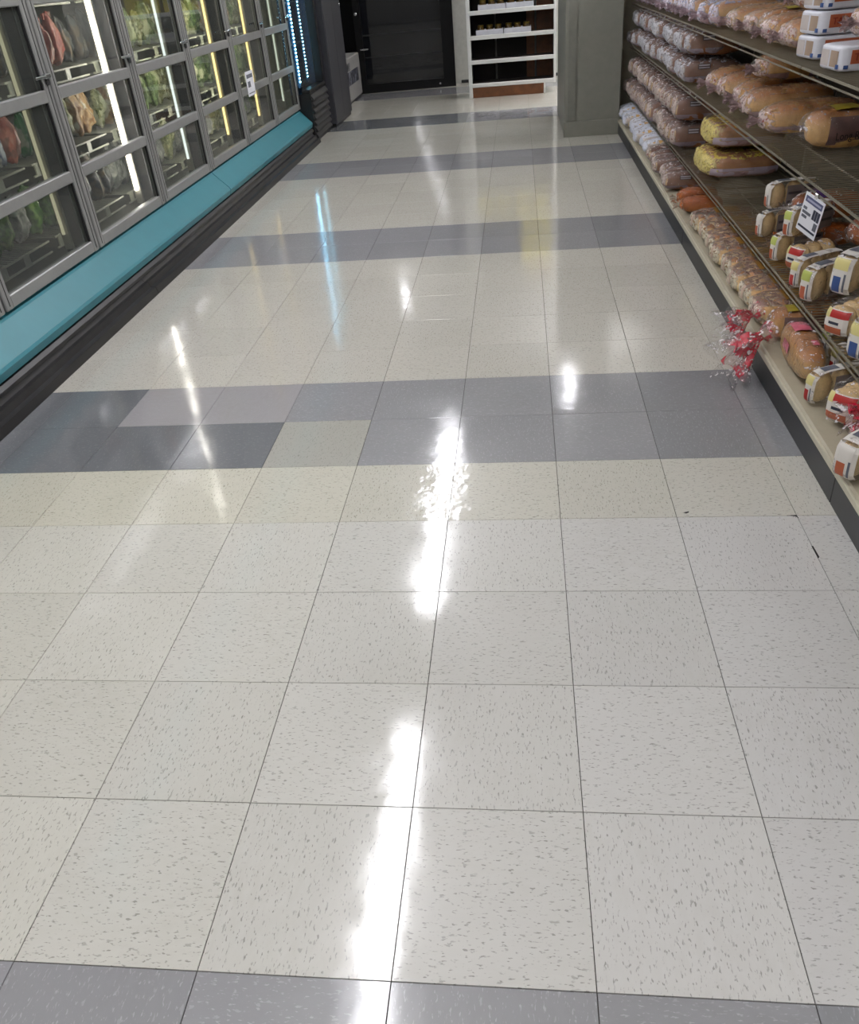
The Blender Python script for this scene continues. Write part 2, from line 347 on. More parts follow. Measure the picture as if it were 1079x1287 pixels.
def freezer(i0, i1, label):
    y0, y1 = EDGES[i0], EDGES[i1]
    r = thing('freezer_case', label, 'freezer', (-2.2, (y0+y1)/2, 0.0), 'upright glass door freezer cases')
    part('back_wall', MB().box((-2.73, y0, 0.02), (-2.6, y1, 2.05)), inner, r)
    part('roof', MB().box((-2.6, y0, 1.98), (XD-0.06, y1, 2.05)), inner, r)
    part('header', MB().bbox((XD-0.05, y0, 2.0), (XD+0.04, y1, 2.3), 0.01), teal, r)
    part('well', MB().box((-2.6, y0, 0.02), (XD-0.06, y1, 0.27)), inner, r)
    for y in ((y0,) if i0 == 0 else (y1-0.03,)): part('end_panel', MB().box((-2.6, y, 0.27), (XD-0.06, y+0.03, 1.98)), plain('end_liner', (150, 148, 134), 0.5), r)
    # bumper in teal, chamfered, over the stepped black kick
    part('bumper', MB().prism([(XD-.05, .272), (XD+.0, .272), (XD+.005, .262), (-1.675, .172), (-1.668, .160), (-1.678, .128), (-1.70, .118), (XD-.05, .118)], y0+.004, y1-.004), teal, r)
    part('kick_rail', MB().prism([(-1.80, .117), (-1.682, .117), (-1.668, .104), (-1.672, .088), (-1.80, .088)], y0, y1), black, r)
    yk = y0 + 0.72 if i0 == 0 else None
    segs = [(y0, 3.27), (3.274, y1)] if i0 == 0 else [(y0+.002, y1-.0)]
    for a, b in segs:
        part('kick_plate', MB().prism([(-1.85, .087), (-1.69, .087), (-1.675, .062), (-1.655, .060), (-1.647, .036), (-1.622, .034), (-1.615, .0), (-1.85, .0)], a, b), black, r)
    for i in range(i0, i1):
        a, b = EDGES[i], EDGES[i+1]
        # mullion between doors
        part('mullion', MB().bbox((XD-.145, a-.022 if i > i0 else a, .27), (XD-.035, a+.026, 1.98)), gask, r)
        st = 0.048
        fr = MB()
        fr.bbox((XD-.03, a+.008, .285), (XD+.012, a+.008+st, 1.97)); fr.bbox((XD-.03, b-.008-st, .285), (XD+.012, b-.008, 1.97))
        zs = [(.285, .335), (.592, .640), (.912, .960), (1.26, 1.308), (1.60, 1.648), (1.92, 1.97)]
        for z0, z1 in zs: fr.bbox((XD-.028, a+.008+st, z0), (XD+.010, b-.008-st, z1))
        d = part('door', fr, alu, r, label='grey aluminium framed glass door')
        part('gasket', MB().box((XD-.034, a+.004, .28), (XD-.0301, b-.004, .30)).box((XD-.034, a+.002, .28), (XD-.0301, a+.03, 1.975)).box((XD-.034, b-.03, .28), (XD-.0301, b-.002, 1.975)), gask, r, parent=d)
        for (z0, z1), (z2, z3) in zip(zs[:-1], zs[1:]):
            part('pane', MB().box((XD-.012, a+.008+st-.004, z1-.004), (XD-.008, b-.008-st+.004, z2+.004)), doorglass, r, parent=d)
            part('glazing_bead', MB().box((XD-.006, a+.008+st, z1), (XD+.004, a+.008+st+.006, z2)), gask, r, parent=d)
            part('glazing_bead', MB().box((XD-.006, b-.014-st, z1), (XD+.004, b-.008-st, z2)), gask, r, parent=d)
        part('groove', MB().box((XD+.011, b-.036, .30), (XD+.0132, b-.031, 1.96)).box((XD+.011, a+.030, .30), (XD+.0132, a+.034, 1.96)), gask, r, parent=d)
        part('handle', MB().bbox((XD+.012, b-.055, 1.0), (XD+.030, b-.012, 1.018)).bbox((XD+.024, b-.14, 1.003), (XD+.032, b-.05, 1.014)), chrome, r, parent=d, label='small chrome door catch')
        part('catch_socket', MB().bbox((XD+.013, b-.045, .975), (XD+.022, b-.018, .998)), gask, r, parent=d)
        if i == 0: continue
        # lamp strip beside the far mullion
        c, s = LIT[i]
        ly = b - 0.038 if i < 6 else b - 0.062
        tr_ = .0085 if i == 2 else .0075
        if i == 3: part('mullion', MB().bbox((XD-.145, b-.022, .27), (XD-.035, b-.001, 1.98)), gask, r); part('led_bar', MB().box((-1.9185, b-.0032, .32), (-1.9155, b-.0006, 1.93)), emit('led_bar_edge', (255, 246, 220), 90.0), r)  # hidden bar added to brighten the frozen goods
        if i < i1-1: part('led_bar', MB().box((-1.920, b+.0, .32), (-1.9155, b+.022, 1.93)), emit('led_bar_%d' % min(i, 3), (255, 246, 220), (4.0, 12.0, 20.0)[min(i, 3)-1]), r)  # unseen bar behind the mullion, added to light the bags
        part('lamp_channel', MB().box((-1.906, ly-.004, .30), (-1.868, ly+.014, 1.95)), plain('lamp_channel', (150, 146, 132), 0.4), r)
        part('light_tube', MB().tube((-1.887, ly-.014, .37), (-1.887, ly-.014, 1.93), tr_, 10), emit('tube_%d' % i, c, s), r, True, label='lit tube behind the glass')
        for k, z in enumerate(LEVELS):
            sh = MB()
            for q in range(26):
                yy = a+.05 + (b-a-.1)*q/25; sh.tube((-2.55, yy, z), (-1.99, yy, z), .003, 4)
            sh.tube((-1.985, a+.03, z+.004), (-1.985, b-.03, z+.004), .005, 6).tube((-1.985, a+.03, z-.045), (-1.985, b-.03, z-.045), .005, 6)
            sh.tube((-2.3, a+.03, z-.006), (-2.3, b-.03, z-.006), .004, 6).tube((-2.55, a+.03, z-.006), (-2.55, b-.03, z-.006), .004, 6)
            for q in (0.06, 0.45, 0.68): sh.box((-1.986, a+q*(b-a), z-.045), (-1.98, a+q*(b-a)+.045, z+.004))
            if k < 4: part('wire_shelf', sh, wirew, r)
    return r
freezer(0, 4, 'near freezer case with teal bumper and four grey framed glass doors')
freezer(4, 7, 'far freezer case with teal bumper, next to the black drinks cooler')

# frozen goods behind the doors
FB = {
 'green': foodbag('bag_green', (58, 84, 46), (120, 138, 92), (188, 190, 160), 38),
 'leaf': foodbag('bag_leaf', (86, 132, 52), (52, 92, 40), (120, 150, 80), 30),
 'olive': foodbag('bag_olive', (84, 92, 52), (150, 150, 112), (196, 196, 172), 44),
 'silver': foodbag('bag_silver', (118, 120, 122), (170, 170, 172), (90, 92, 98), 22),
 'brown': foodbag('bag_brown', (118, 82, 54), (158, 128, 92), (190, 184, 172), 22),
 'red': foodbag('bag_red', (140, 54, 46), (170, 96, 84), (120, 72, 66), 16),
 'blue': foodbag('bag_blue', (58, 74, 118), (128, 138, 160), (188, 190, 196), 18),
 'dark': foodbag('bag_dark', (48, 50, 54), (78, 80, 84), (98, 84, 70), 20),
 'emerald': foodbag('bag_emerald', (24, 88, 52), (40, 120, 70), (150, 160, 150), 14),
}
FWORD = {'green': 'green white frozen bag', 'leaf': 'bright leafy green bag', 'olive': 'olive green frozen bag', 'silver': 'silver grey frozen bag', 'brown': 'brown frozen food bag', 'red': 'dull red frozen bag', 'blue': 'blue white frozen bag', 'dark': 'dark grey frozen bag', 'emerald': 'deep green frozen bag'}
def bagfn(p):
    t = max(0, (p.z-.02)/.1); p.x *= (1-.75*min(1, t)); return p
FME = {}
for k, mt in FB.items():
    FME[k] = []
    for q in range(2):
        mb = MB().sup(.045, .072, .108, 3.0, 8, .026, 15, q*3+len(k), (0,0,.112), bagfn)
        s_ = MB().box((-.006, -.066, .20), (.006, .066, .224))
        lz = min(v[2] for v in mb.v); mb.v = [(v[0], v[1], v[2]-lz) for v in mb.v]
        FME[k].append((mb.mesh('pouch', mt, True), s_.mesh('top_seal', mt)))
LEVW = ['on bottom grate', 'on lower rack', 'on middle rack', 'on upper rack']
PALETTE = {1: [['leaf','leaf','silver','dark'], ['emerald','blue','dark','red'], ['olive','dark','blue'], ['dark','olive','brown']],
           2: [['silver','dark','silver'], ['olive','brown','silver','brown'], ['dark','blue','red','silver','red'], ['red','dark','brown','red']],
           3: [['silver','olive','silver','green'], ['green','olive','green'], ['green','green','olive'], ['olive','brown','green']],
           4: [['olive','silver','green'], ['green','olive','green'], ['green','olive','brown'], ['brown','olive','brown']],
           5: [['olive','green','silver'], ['olive','green','green'], ['green','olive'], ['brown','olive','green']],
           6: [['green','silver','olive'], ['olive','green','silver'], ['silver','green'], ['silver','olive']]}
XP = -2.09
for k in range(4):
    cnt = {}; y = 2.36; q = 0
    while y < 7.28:
        ya = -0.602 + (y + 0.602)*(0.212 - XD)/(0.212 - XP)     # the door through which the photo shows it
        i = max(1, min(6, sum(1 for e in EDGES if e <= ya) - 1))
        pal = PALETTE[i][k]; kd = pal[(q*5 + k*3 + q//3) % len(pal)]
        nn = cnt.get((i, kd), 0); cnt[(i, kd)] = nn+1
        lab = '%s %s behind %s freezer door, %s such from left' % (FWORD[kd], LEVW[k], DOORWORD[i], ORD[nn])
        r = thing('frozen_food_bag', lab, 'frozen bag', (XP + random.uniform(-.012, .012), y, LEVELS[k]+.014), 'frozen food bags in the freezer cases', (random.uniform(-.1, .1), random.uniform(-.02, .14), random.uniform(-.25, .25)))
        sc = random.uniform(.80, 1.08); r.scale = (sc, sc*.68, sc)
        me = FME[kd][q % 2]; ob('pouch', me[0], r); ob('top_seal', me[1], r)
        y += .134; q += 1

def textmesh(s, size, mat, name='lettering', ext=0.0003):
    cu = bpy.data.curves.new(name, 'FONT'); cu.body = s; cu.size = size; cu.extrude = ext; cu.align_x = 'CENTER'; cu.align_y = 'CENTER'
    o = bpy.data.objects.new('tmp', cu); COL.objects.link(o); dg = bpy.context.evaluated_depsgraph_get(); dg.update()
    me = bpy.data.meshes.new_from_object(o.evaluated_get(dg)); bpy.data.objects.remove(o); me.name = name; me.materials.clear(); me.materials.append(mat)
    return me
paper = plain('paper_white', (226, 226, 232), 0.6, 0, 0.03); ink = plain('print_ink', (52, 54, 70), 0.7); inkg = plain('print_grey', (96, 98, 108), 0.7)
# notice taped on freezer door
r = thing('paper_notice', 'small white paper notice taped on a far freezer door rail', 'notice', (XD+.014, 5.98, .70))
part('sheet', MB().box((XD+.0125, 5.88, .575), (XD+.0145, 6.07, .735)), paper, r)
part('print', MB().box((XD+.0146, 5.90, .69), (XD+.015, 6.05, .715)).box((XD+.0146, 5.905, .632), (XD+.015, 5.975, .67)).box((XD+.0146, 5.90, .59), (XD+.015, 6.05, .596)), inkg, r)

# ------------------------------------------------------------------ black drinks cooler with blue light
blk = plain('cooler_black', (22, 22, 24), 0.35); slate = plain('slate_panel', (50, 50, 55), 0.45)
r = thing('drinks_cooler', 'black upright cooler with glowing blue LED strips and louvred base', 'cooler', (-2.1, 7.75, 0))
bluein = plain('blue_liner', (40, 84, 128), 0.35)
Y0, Y1 = 7.42, 8.14
part('base', MB().box((-2.6, Y0, .0), (-1.66, Y1, .40)), blk, r)
for k in range(7):
    z = .03 + k*.052
    part('louvre', MB().prism([(-1.66, z+.045), (-1.635, z+.012), (-1.635, z), (-1.66, z)], Y0+.01, Y1-.04), plain('louvre', (44, 43, 43), 0.4), r)
part('back', MB().box((-2.6, Y0, .4), (-2.5, Y1, 2.0)), bluein, r)
part('side', MB().box((-2.5, Y0, .4), (-1.80, Y0+.012, 2.0)), bluein, r); part('side', MB().box((-2.5, Y1-.05, .4), (-1.735, Y1, 2.0)), bluein, r)
part('top', MB().box((-2.6, Y0, 2.0), (-1.63, Y1, 2.1)), blk, r)
fr = MB().bbox((-1.734, Y0, .40), (-1.66, Y1, .43)).bbox((-1.734, Y1-.09, .43), (-1.66, Y1, 2.0))
d = part('door', fr, blk, r)
part('pane', MB().box((-1.728, Y0+.001, .43), (-1.724, Y1-.09, 2.0)), doorglass, r, parent=d)
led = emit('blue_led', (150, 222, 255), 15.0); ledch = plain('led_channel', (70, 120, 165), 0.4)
for yy, xx in ((Y0+.05, .025), (7.90, 0.0)):
    c = part('led_channel', MB().box((-1.785+xx, yy-.03, .45), (-1.772+xx, yy+.03, 1.98)), ledch, r)
    mb = MB()
    for q in range(52): mb.bbox((-1.772+xx, yy-.014, .49+q*.0285), (-1.765+xx, yy+.014, .49+q*.0285+.012), .003)
    l = part('led_strip', mb, led, r, parent=c); l['kind'] = 'stuff'
for z in (.46, .78, 1.1, 1.42):
    mb = MB()
    for q in range(18): mb.tube((-2.48, Y0+.05+q*.034, z), (-1.80, Y0+.05+q*.034, z), .0025, 4)
    mb.tube((-1.80, Y0+.03, z), (-1.80, Y1-.06, z), .004, 6)
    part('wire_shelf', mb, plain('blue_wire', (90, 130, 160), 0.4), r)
r = thing('dark_cabinet', 'plain dark slate cabinet standing beyond the blue lit cooler', 'cabinet', (-2.1, 8.62, 0))
part('body', MB().bbox((-2.6, 8.17, .03), (-1.60, 9.05, 2.1), .008), slate, r)
part('plinth', MB().box((-2.58, 8.19, .0), (-1.615, 9.04, .03)), blk, r)
part('door_gap', MB().box((-1.6005, 8.60, .06), (-1.599, 8.604, 2.06)), blk, r)
part('lock', MB().tube((-1.60, 9.0, 1.02), (-1.592, 9.0, 1.02), .012, 10), chrome, r, True)
r = thing('white_bin', 'low off-white bin with dark printed picture beside the black door', 'bin', (-1.9, 10.15, 0))
part('body', MB().bbox((-1.975, 9.55, .02), (-1.735, 10.62, .47), .01), plain('bin_white', (152, 150, 148), 0.5), r)
part('plinth', MB().box((-1.97, 9.57, 0), (-1.745, 10.60, .02)), blk, r)
part('picture', MB().box((-1.7345, 9.70, .19), (-1.733, 10.45, .33)), foodbag('bin_picture', (60, 62, 72), (120, 122, 132), (40, 42, 48), 9, .5), r)
part('picture', MB().box((-1.7345, 9.60, .34), (-1.733, 9.95, .42)), foodbag('bin_picture2', (80, 80, 84), (150, 150, 152), (60, 60, 62), 12, .5), r)

# ------------------------------------------------------------------ black framed glass door in the back wall, slightly turned
t = NT('door_black'); dk = t.done(t.princ((0.003, 0.003, 0.0035, 1), 0.35, 0.0, None, Specular_IOR_Level=0.2))
t = NT('dark_glass'); paintedglass = t.done(t.princ((0.012, 0.013, 0.016, 1), 0.03, 0.0, None, Specular_IOR_Level=0.6))  # black colour stands in for the dark space behind the pane
AX, AY = -1.765, 10.70
d1 = ob('door_1', MB().box((0, 0, .0), (.085, .07, 2.15)).box((1.05, 0, 0), (1.195, .07, 2.15)).box((.085, 0, 2.0), (1.05, .07, 2.15)).box((.085, 0, .0), (1.05, .07, .10)).mesh('door_1', dk), None, (AX, AY, 0), (0, 0, math.radians(4.5)))
d1['kind'] = 'structure'
ob('pane', MB().box((.085, .03, .10), (1.05, .04, 2.0)).mesh('pane', paintedglass), d1)
ob('handle', MB().bbox((.045, -.03, .475), (.145, -.0, .49), .004).mesh('handle', chrome), d1)
ob('lock_cylinder', MB().tube((.03, -.012, .86), (.03, 0.0, .86), .018, 12).mesh('lock_cylinder', chrome, True), d1)
ob('hinge_screw', MB().tube((1.0, -.004, .045), (1.0, 0.0, .045), .012, 8).mesh('hinge_screw', chrome), d1)
ob('stop_bar', MB().box((.09, .02, .62), (1.045, .029, .635)).box((.09, .02, .385), (1.045, .029, .395)).mesh('stop_bar', plain('dull_bar', (26, 27, 30), 0.5)), d1)
struct('trim_1', MB().box((-1.99, 10.80, 0), (-1.775, 11.05, 2.75)), dk)
struct('trim_2', MB().box((-2.0, 10.86, 2.16), (-0.5, 11.05, 2.75)), wall_m)

# ------------------------------------------------------------------ white display shelf with jars
r = thing('display_shelf', 'tall white-edged display shelf with wooden toe board at aisle end', 'shelf unit', (0.14, 9.75, 0))
wht = plain('shelf_white', (222, 222, 220), 0.4, 0.0, 0.03); wood = plain('stained_wood', (116, 68, 34), 0.5, 0.0, 0.25, 14.0); dkb = plain('dark_back', (24, 16, 12), 0.7)
part('upright', MB().bbox((-.345, 9.54, .0), (-.305, 9.60, 2.15)), wht, r); part('upright', MB().bbox((.585, 9.54, .10), (.612, 9.58, 2.15)), wht, r)
part('valance', MB().bbox((-.345, 9.20, 2.22), (.612, 9.215, 2.42), .003), wht, r)  # unseen board, added to keep its tube out of floor reflections
part('valance_top', MB().box((-.345, 9.215, 2.405), (.612, 9.60, 2.42)), wht, r)
part('valance_tube', MB().tube((-.30, 9.30, 2.345), (.57, 9.30, 2.345), .018, 10), emit('valance_light', (255, 250, 240), 24.0), r, True)  # unseen tube added to brighten the yellow cartons
for xx in (-.345, .585): part('upright_top', MB().box((xx, 9.55, 2.15), (xx+.027, 9.58, 2.405)), wht, r)
part('side_panel', MB().box((-.34, 9.60, .0), (-.315, 10.0, 2.15)), plain('side_grey', (130, 130, 128), 0.5), r)
part('side_panel', MB().box((.585, 9.58, .10), (.61, 10.0, 2.15)), wood, r)
part('back_panel', MB().box((-.315, 9.985, .10), (.30, 10.0, 2.15)), dkb, r)  # dark tone paints the shaded part of the back
part('back_panel', MB().box((.30, 9.975, .10), (.585, 10.0, 2.15)), wood, r)  # wood tone paints the lit part of the same back
part('toe_board', MB().bbox((-.305, 9.555, .0), (.48, 9.575, .105)), wood, r)
part('foot', MB().bbox((.48, 9.55, .0), (.50, 9.58, .105)), wht, r)
for xx in (-.045, .40): part('rear_rail', MB().tube((xx, 9.96, .12), (xx, 9.96, 2.1), .010, 8), plain('rail_grey', (120, 118, 116), 0.4), r)
SZ = [.128, .356, .588, .818, 1.06, 1.34, 1.62, 1.9]
for z in SZ:
    part('shelf_board', MB().box((-.314, 9.56, z-.012), (.584, 9.98, z)), plain('shelf_grey', (96, 88, 84), 0.5), r)
    part('front_lip', MB().bbox((-.318, 9.535, z-.024), (.596, 9.559, z+.016)), wht, r)
lid_m = plain('gold_lid', (120, 98, 40), 0.35, 0.6); jar_m = plain('jar_glass', (96, 72, 36), 0.2); tray_m = plain('tray_card', (216, 216, 224), 0.6)
for z, x0, wd in ((.588, -.245, 'second'), (.818, -.215, 'top visible')):
    for q in range(2):
        xa = x0 + q*.30
        side = ('left', 'right')[q]
        tr = thing('carton_tray', 'white card tray of jars on the %s shelf, %s one' % (wd, side), 'tray', (xa+.145, 9.66, z+.0005), 'white jar trays')
        tr_m = MB().box((xa, 9.575, z+.001), (xa+.292, 9.76, z+.005))
        part('tray_floor', tr_m, tray_m, tr)
        part('tray_front', MB().box((xa, 9.575, z+.005), (xa+.292, 9.579, z+.064)), tray_m, tr); part('tray_back', MB().box((xa, 9.756, z+.005), (xa+.292, 9.76, z+.064)), tray_m, tr)
        for s in (xa, xa+.288): part('tray_end', MB().box((s, 9.579, z+.005), (s+.004, 9.756, z+.064)), tray_m, tr)
        for k in range(3):
            jx = xa + .05 + k*.096
            j = thing('glass_jar', 'gold lidded jar in the %s tray on the %s shelf, %s from left' % (side, wd, ORD[k]), 'jar', (jx, 9.63, z+.0055), 'gold lidded jars on the display shelf')
            part('jar_body', MB().lathe([(.036, 0), (.040, .006), (.040, .062), (.030, .078), (.030, .082)], (jx, 9.63, z+.0055), 14), jar_m, j, True)
            part('lid', MB().lathe([(.033, .079), (.034, .082), (.034, .100), (.031, .103)], (jx, 9.63, z+.0055), 14), lid_m, j)
yel = plain('yellow_carton', (232, 214, 60), 0.45, 0.0, 0.04)
for z, xs in ((1.06, [-.3 + .22*k for k in range(4)]), (1.34, [.22, .40]), (1.62, [.22, .40])):
    for k, xa in enumerate(xs):
        wz = {1.06: 'the fifth', 1.34: 'the sixth', 1.62: 'the seventh'}[z]
        q = thing('yellow_carton', 'plain yellow carton on %s display shelf from the floor, %s from left' % (wz, ORD[k]), 'carton', (xa+.085, 9.68, z+.0005), 'yellow cartons high on the display shelf')
        part('box', MB().bbox((xa, 9.57, z+.0005), (xa+.172, 9.80, z+.25), .003), yel, q)
        part('flap_tape', MB().box((xa+.06, 9.568, z+.18), (xa+.11, 9.5699, z+.2505)), plain('carton_tape', (222, 206, 120), 0.4), q)

# ------------------------------------------------------------------ right: bread rack
kick2 = plain('rack_kick', (40, 40, 41), 0.45, 0.0, 0.12); deckm = plain('deck_beige', (168, 160, 140), 0.5, 0.0, 0.06); wire = plain('rack_wire', (150, 142, 124), 0.34, 0.6, 0.1); backm = plain('rack_back', (70, 64, 56), 0.6)
RY0, RY1 = 0.1, 7.15
XS = 1.115      # front of wire shelves
Z1, Z2, Z3, Z4 = 0.108, 0.262, 0.615, 0.905
r = rack = thing('bread_rack', 'long bread rack with beige bottom deck, black kick plate and wire shelves', 'shelving', (1.25, 3.6, 0))
part('back_panel', MB().box((1.56, RY0, 0), (1.59, RY1, 1.75)), backm, r)
for k in range(6):
    a = RY0 + k*1.175; b = a + 1.172
    part('kick_plate', MB().bbox((1.012, a, 0.0), (1.05, b, .085), .002), kick2, r)
    part('deck', MB().prism([(1.03, .1075), (1.56, .1075), (1.56, .087), (1.014, .087), (1.014, .101), (1.022, .1075)][::-1], a, b), deckm, r)
    part('deck_lip', MB().bbox((1.006, a, .086), (1.0138, b, .106), .002), plain('lip_cream', (190, 184, 164), 0.45), r)
    part('upright', MB().box((1.535, a-.012, .1), (1.56, a+.012, 1.75)), plain('upright_metal', (150, 146, 134), 0.4, 0.5), r)
part('end_post', MB().bbox((1.03, RY1-.03, .1), (1.535, RY1, 1.75)), plain('post_beige', (176, 170, 150), 0.5), r)
SHELVES = []
for z, nm in ((Z2, 'lowest'), (Z3, 'middle'), (Z4, 'upper'), (1.24, 'top')):
    for k in range(6):
        a = RY0 + k*1.175 + .002; b = a + 1.168
        mb = MB()
        n = 50
        for q in range(n):
            y = a + .01 + (b-a-.02)*q/(n-1); mb.tube((XS-.002, y, z-.002), (1.533, y, z-.002), .002, 4)
        part_w = part('wire_grid', mb, wire, r); part_w['kind'] = 'stuff'
        fr = MB().tube((XS, a, z-.007), (XS, b, z-.007), .0042, 8).tube((XS, a, z-.026), (XS, b, z-.026), .003, 8)
        for xx in (1.25, 1.39, 1.525): fr.tube((xx, a, z-.0075), (xx, b, z-.0075), .0032, 6)
        for yy in (a+.06, b-.06): fr.bbox((1.20, yy-.004, z-.022), (1.533, yy+.004, z-.011), .002)
        part('shelf_frame', fr, wire, r)

# ---- bread packs: prototypes (local: front end at -x, base at z=0)
def sup_top(a, b, c, n, x, y):
    s = max(0.0, 1 - abs(x/a)**n - abs(y/b)**n); return c*s**(1/n)
def patch_front(a, b, c, n, y0, y1, z0, z1, off=.0012, N=6):
    """label lying on the front end of a pack (centre at height c)"""
    vs = []; fs = []
    for i in range(N+1):
        for j in range(N+1):
            y = y0+(y1-y0)*i/N; z = z0+(z1-z0)*j/N
            vs.append((-sup_top(c and b, c, a, n, y, z-c) - off, y, z))
    for i in range(N):
        for j in range(N): fs.append((i*(N+1)+j, i*(N+1)+j+1, (i+1)*(N+1)+j+1, (i+1)*(N+1)+j))
    return MB().add(vs, fs)
def patch_side(a, b, c, n, x0, x1, z0, z1, sgn=-1, off=.0012, N=6):
    vs = []; fs = []
    for i in range(N+1):
        for j in range(N+1):
            x = x0+(x1-x0)*i/N; z = z0+(z1-z0)*j/N
            vs.append((x, sgn*(sup_top(a, c, b, n, x, z-c) + off), z))
    for i in range(N):
        for j in range(N): fs.append((i*(N+1)+j, (i+1)*(N+1)+j, (i+1)*(N+1)+j+1, i*(N+1)+j+1))
    return MB().add(vs, fs)
def patch_top(a, b, c, n, x0, x1, y0, y1, off=.0012, N=6):
    vs = []; fs = []
    for i in range(N+1):
        for j in range(N+1):
            x = x0+(x1-x0)*i/N; y = y0+(y1-y0)*j/N
            vs.append((x, y, c + sup_top(a, b, c, n, x, y) + off))
    for i in range(N):
        for j in range(N): fs.append((i*(N+1)+j, (i+1)*(N+1)+j, (i+1)*(N+1)+j+1, i*(N+1)+j+1))
    return MB().add(vs, fs)
def tail_mesh(L, r0, r1, seed, wav=9, droop=0.0):
    """gathered bag neck opening into a crinkled fan, along -x"""
    n = 28; vs = []; fs = []; K = 9
    for k in range(K):
        t_ = k/(K-1)
        rr = (r0*(1-t_*3.2) + .008*t_*3.2) if t_ < .3125 else .008 + (r1-.008)*((t_-.3125)/.6875)**.8
        for i in range(n):
            an = 2*PI*i/n; cr = 1 + (.45*t_)*math.sin(an*wav + seed) + .2*noise.noise(Vector((math.cos(an)*3+seed, math.sin(an)*3, t_*5)))
            vs.append((-L*t_*(1+.12*math.sin(an*5+seed)*t_), math.cos(an)*rr*cr, math.sin(an)*rr*cr*.8 - droop*t_*t_))
    for k in range(K-1):
        for i in range(n): fs.append((k*n+i, (k+1)*n+i, (k+1)*n+(i+1) % n, k*n+(i+1) % n))
    return MB().add(vs, fs)

PROTO = {}
crust = bread('crust', (150, 92, 44), (186, 132, 74), end=(224, 202, 158))
crustd = bread('crust_dark', (98, 54, 24), (130, 80, 42), end=(196, 164, 118))
bun_m = bread('bun', (166, 108, 50), (206, 166, 106), lo=-.1, hi=.7)
bunp = bread('bun_pale', (206, 164, 102), (228, 208, 164), lo=-.1, hi=.8)
muff = bread('muffin', (206, 172, 116), (226, 206, 162), lo=-.5, hi=.9)
orange = bread('orange_roll', (156, 78, 22), (172, 98, 38), lo=-.2, hi=.6)
lab_w = plain('label_white', (218, 213, 206), 0.45, 0, 0.02); lab_r = plain('label_red', (176, 44, 42), 0.4, 0, 0.05); lab_o = plain('label_rust', (176, 92, 60), 0.45, 0, 0.05)
lab_y = plain('label_yellow', (214, 202, 136), 0.4, 0, 0.05); lab_b = plain('label_blue', (58, 84, 138), 0.4, 0, 0.05); lab_g = plain('label_lime', (178, 186, 98), 0.4, 0, 0.05); lab_l = plain('label_lilac', (176, 160, 172), 0.4, 0, 0.05); lab_p = plain('label_purple', (70, 44, 96), 0.4)
lab_k = plain('label_grey', (172, 164, 168), 0.45, 0, 0.04); lab_t = plain('label_tan', (160, 138, 120), 0.5)

def proto(key, items):
    lo = min(v.co.z for e in items if not isinstance(e[1], str) and len(e) < 4 for v in e[1].vertices) - .0008
    for e in items:
        if isinstance(e[1], str) or len(e) > 3: continue
        for v in e[1].vertices: v.co.z -= lo
    PROTO[key] = items      # (name, mesh, index of parent part or None)
def loaf(key, a, b, c, n, breadm, filmm, seed, tail=True, labels=()):
    it = [('loaf', MB().sup(a*.93, b*.93, c*.93, n+.6, 8, .006, 14, seed, (.006, 0, c*.95)).mesh('loaf', breadm, True), None),
          ('bag', MB().sup(a, b, c, n, 12, .009, 22, seed+5, (0, 0, c*1.0)).mesh('bag', filmm, True), None)]
    if tail: it.append(('bag_neck', tail_mesh(.045, .03, .022, seed).mesh('bag_neck', filmm, True), 1, (-a*.96, 0, c)))
    for nm, mb_, mt in labels: it.append((nm, mb_.mesh(nm, mt), 1))
    proto(key, it)
f_white = film('film_white', (186, 184, 190), .9, (160, 146, 156), .040, (176, 170, 176), .35, .10, 85, (120, 112, 116))
f_brown = film('film_flecked', (190, 174, 166), .95, (150, 132, 140), .045, (196, 180, 176), .2, .08, 100, (120, 66, 60))
f_pale = film('film_pale', (212, 214, 228), .95, None, -1, (208, 212, 226), .8, .45, 60)
f_blueprint = film('film_blueprint', (206, 198, 212), .7, (186, 160, 168), .05, (120, 132, 168), .3, .12, 80, (92, 110, 160))
f_yellow = film('film_yellow', (222, 204, 122), .95, (176, 142, 140), .05, (196, 170, 60), .45, .06, 60, (150, 110, 60))
f_clear = film('film_clear', (222, 216, 218), .15, None, -1, (216, 208, 210), .1, .03, 60)
f_pink = film('film_pink', (200, 120, 132), .3, None, -1, (196, 84, 104), .25, .05, 40)
f_bunrow = film('film_bunrow', (214, 204, 182), .8, None, -1, (118, 88, 74), .55, .06, 80, (140, 96, 50))
f_mauve = film('film_mauve', (206, 186, 182), .6, (176, 150, 152), .035, (150, 112, 60), .35, .05, 60, (150, 84, 76))
f_amber = film('film_amber', (196, 104, 30), .5, None, -1, (150, 76, 24), .4, .0, 60)
t = NT('red_print_film'); tcx = t.n('ShaderNodeTexCoord').outputs['Object']; nn_ = t.noise(tcx, 30.0, 3.0, 0.6)
tr_ = t.n('ShaderNodeBsdfTransparent'); mx_ = t.n('ShaderNodeMixShader'); bm_ = t.bump(nn_, 0.8, 0.012)
t.set(mx_.inputs[0], t.math('ADD', t.math('MULTIPLY', t.ramp(t.noise(tcx, 26.0, 2.0, 0.5), 0.46, 0.54), 0.75), 0.15)); t.t.links.new(tr_.outputs[0], mx_.inputs[1]); t.t.links.new(t.princ(rgba((206, 34, 62)), 0.22, 0.0, bm_), mx_.inputs[2])
f_red = t.done(mx_.outputs[0])

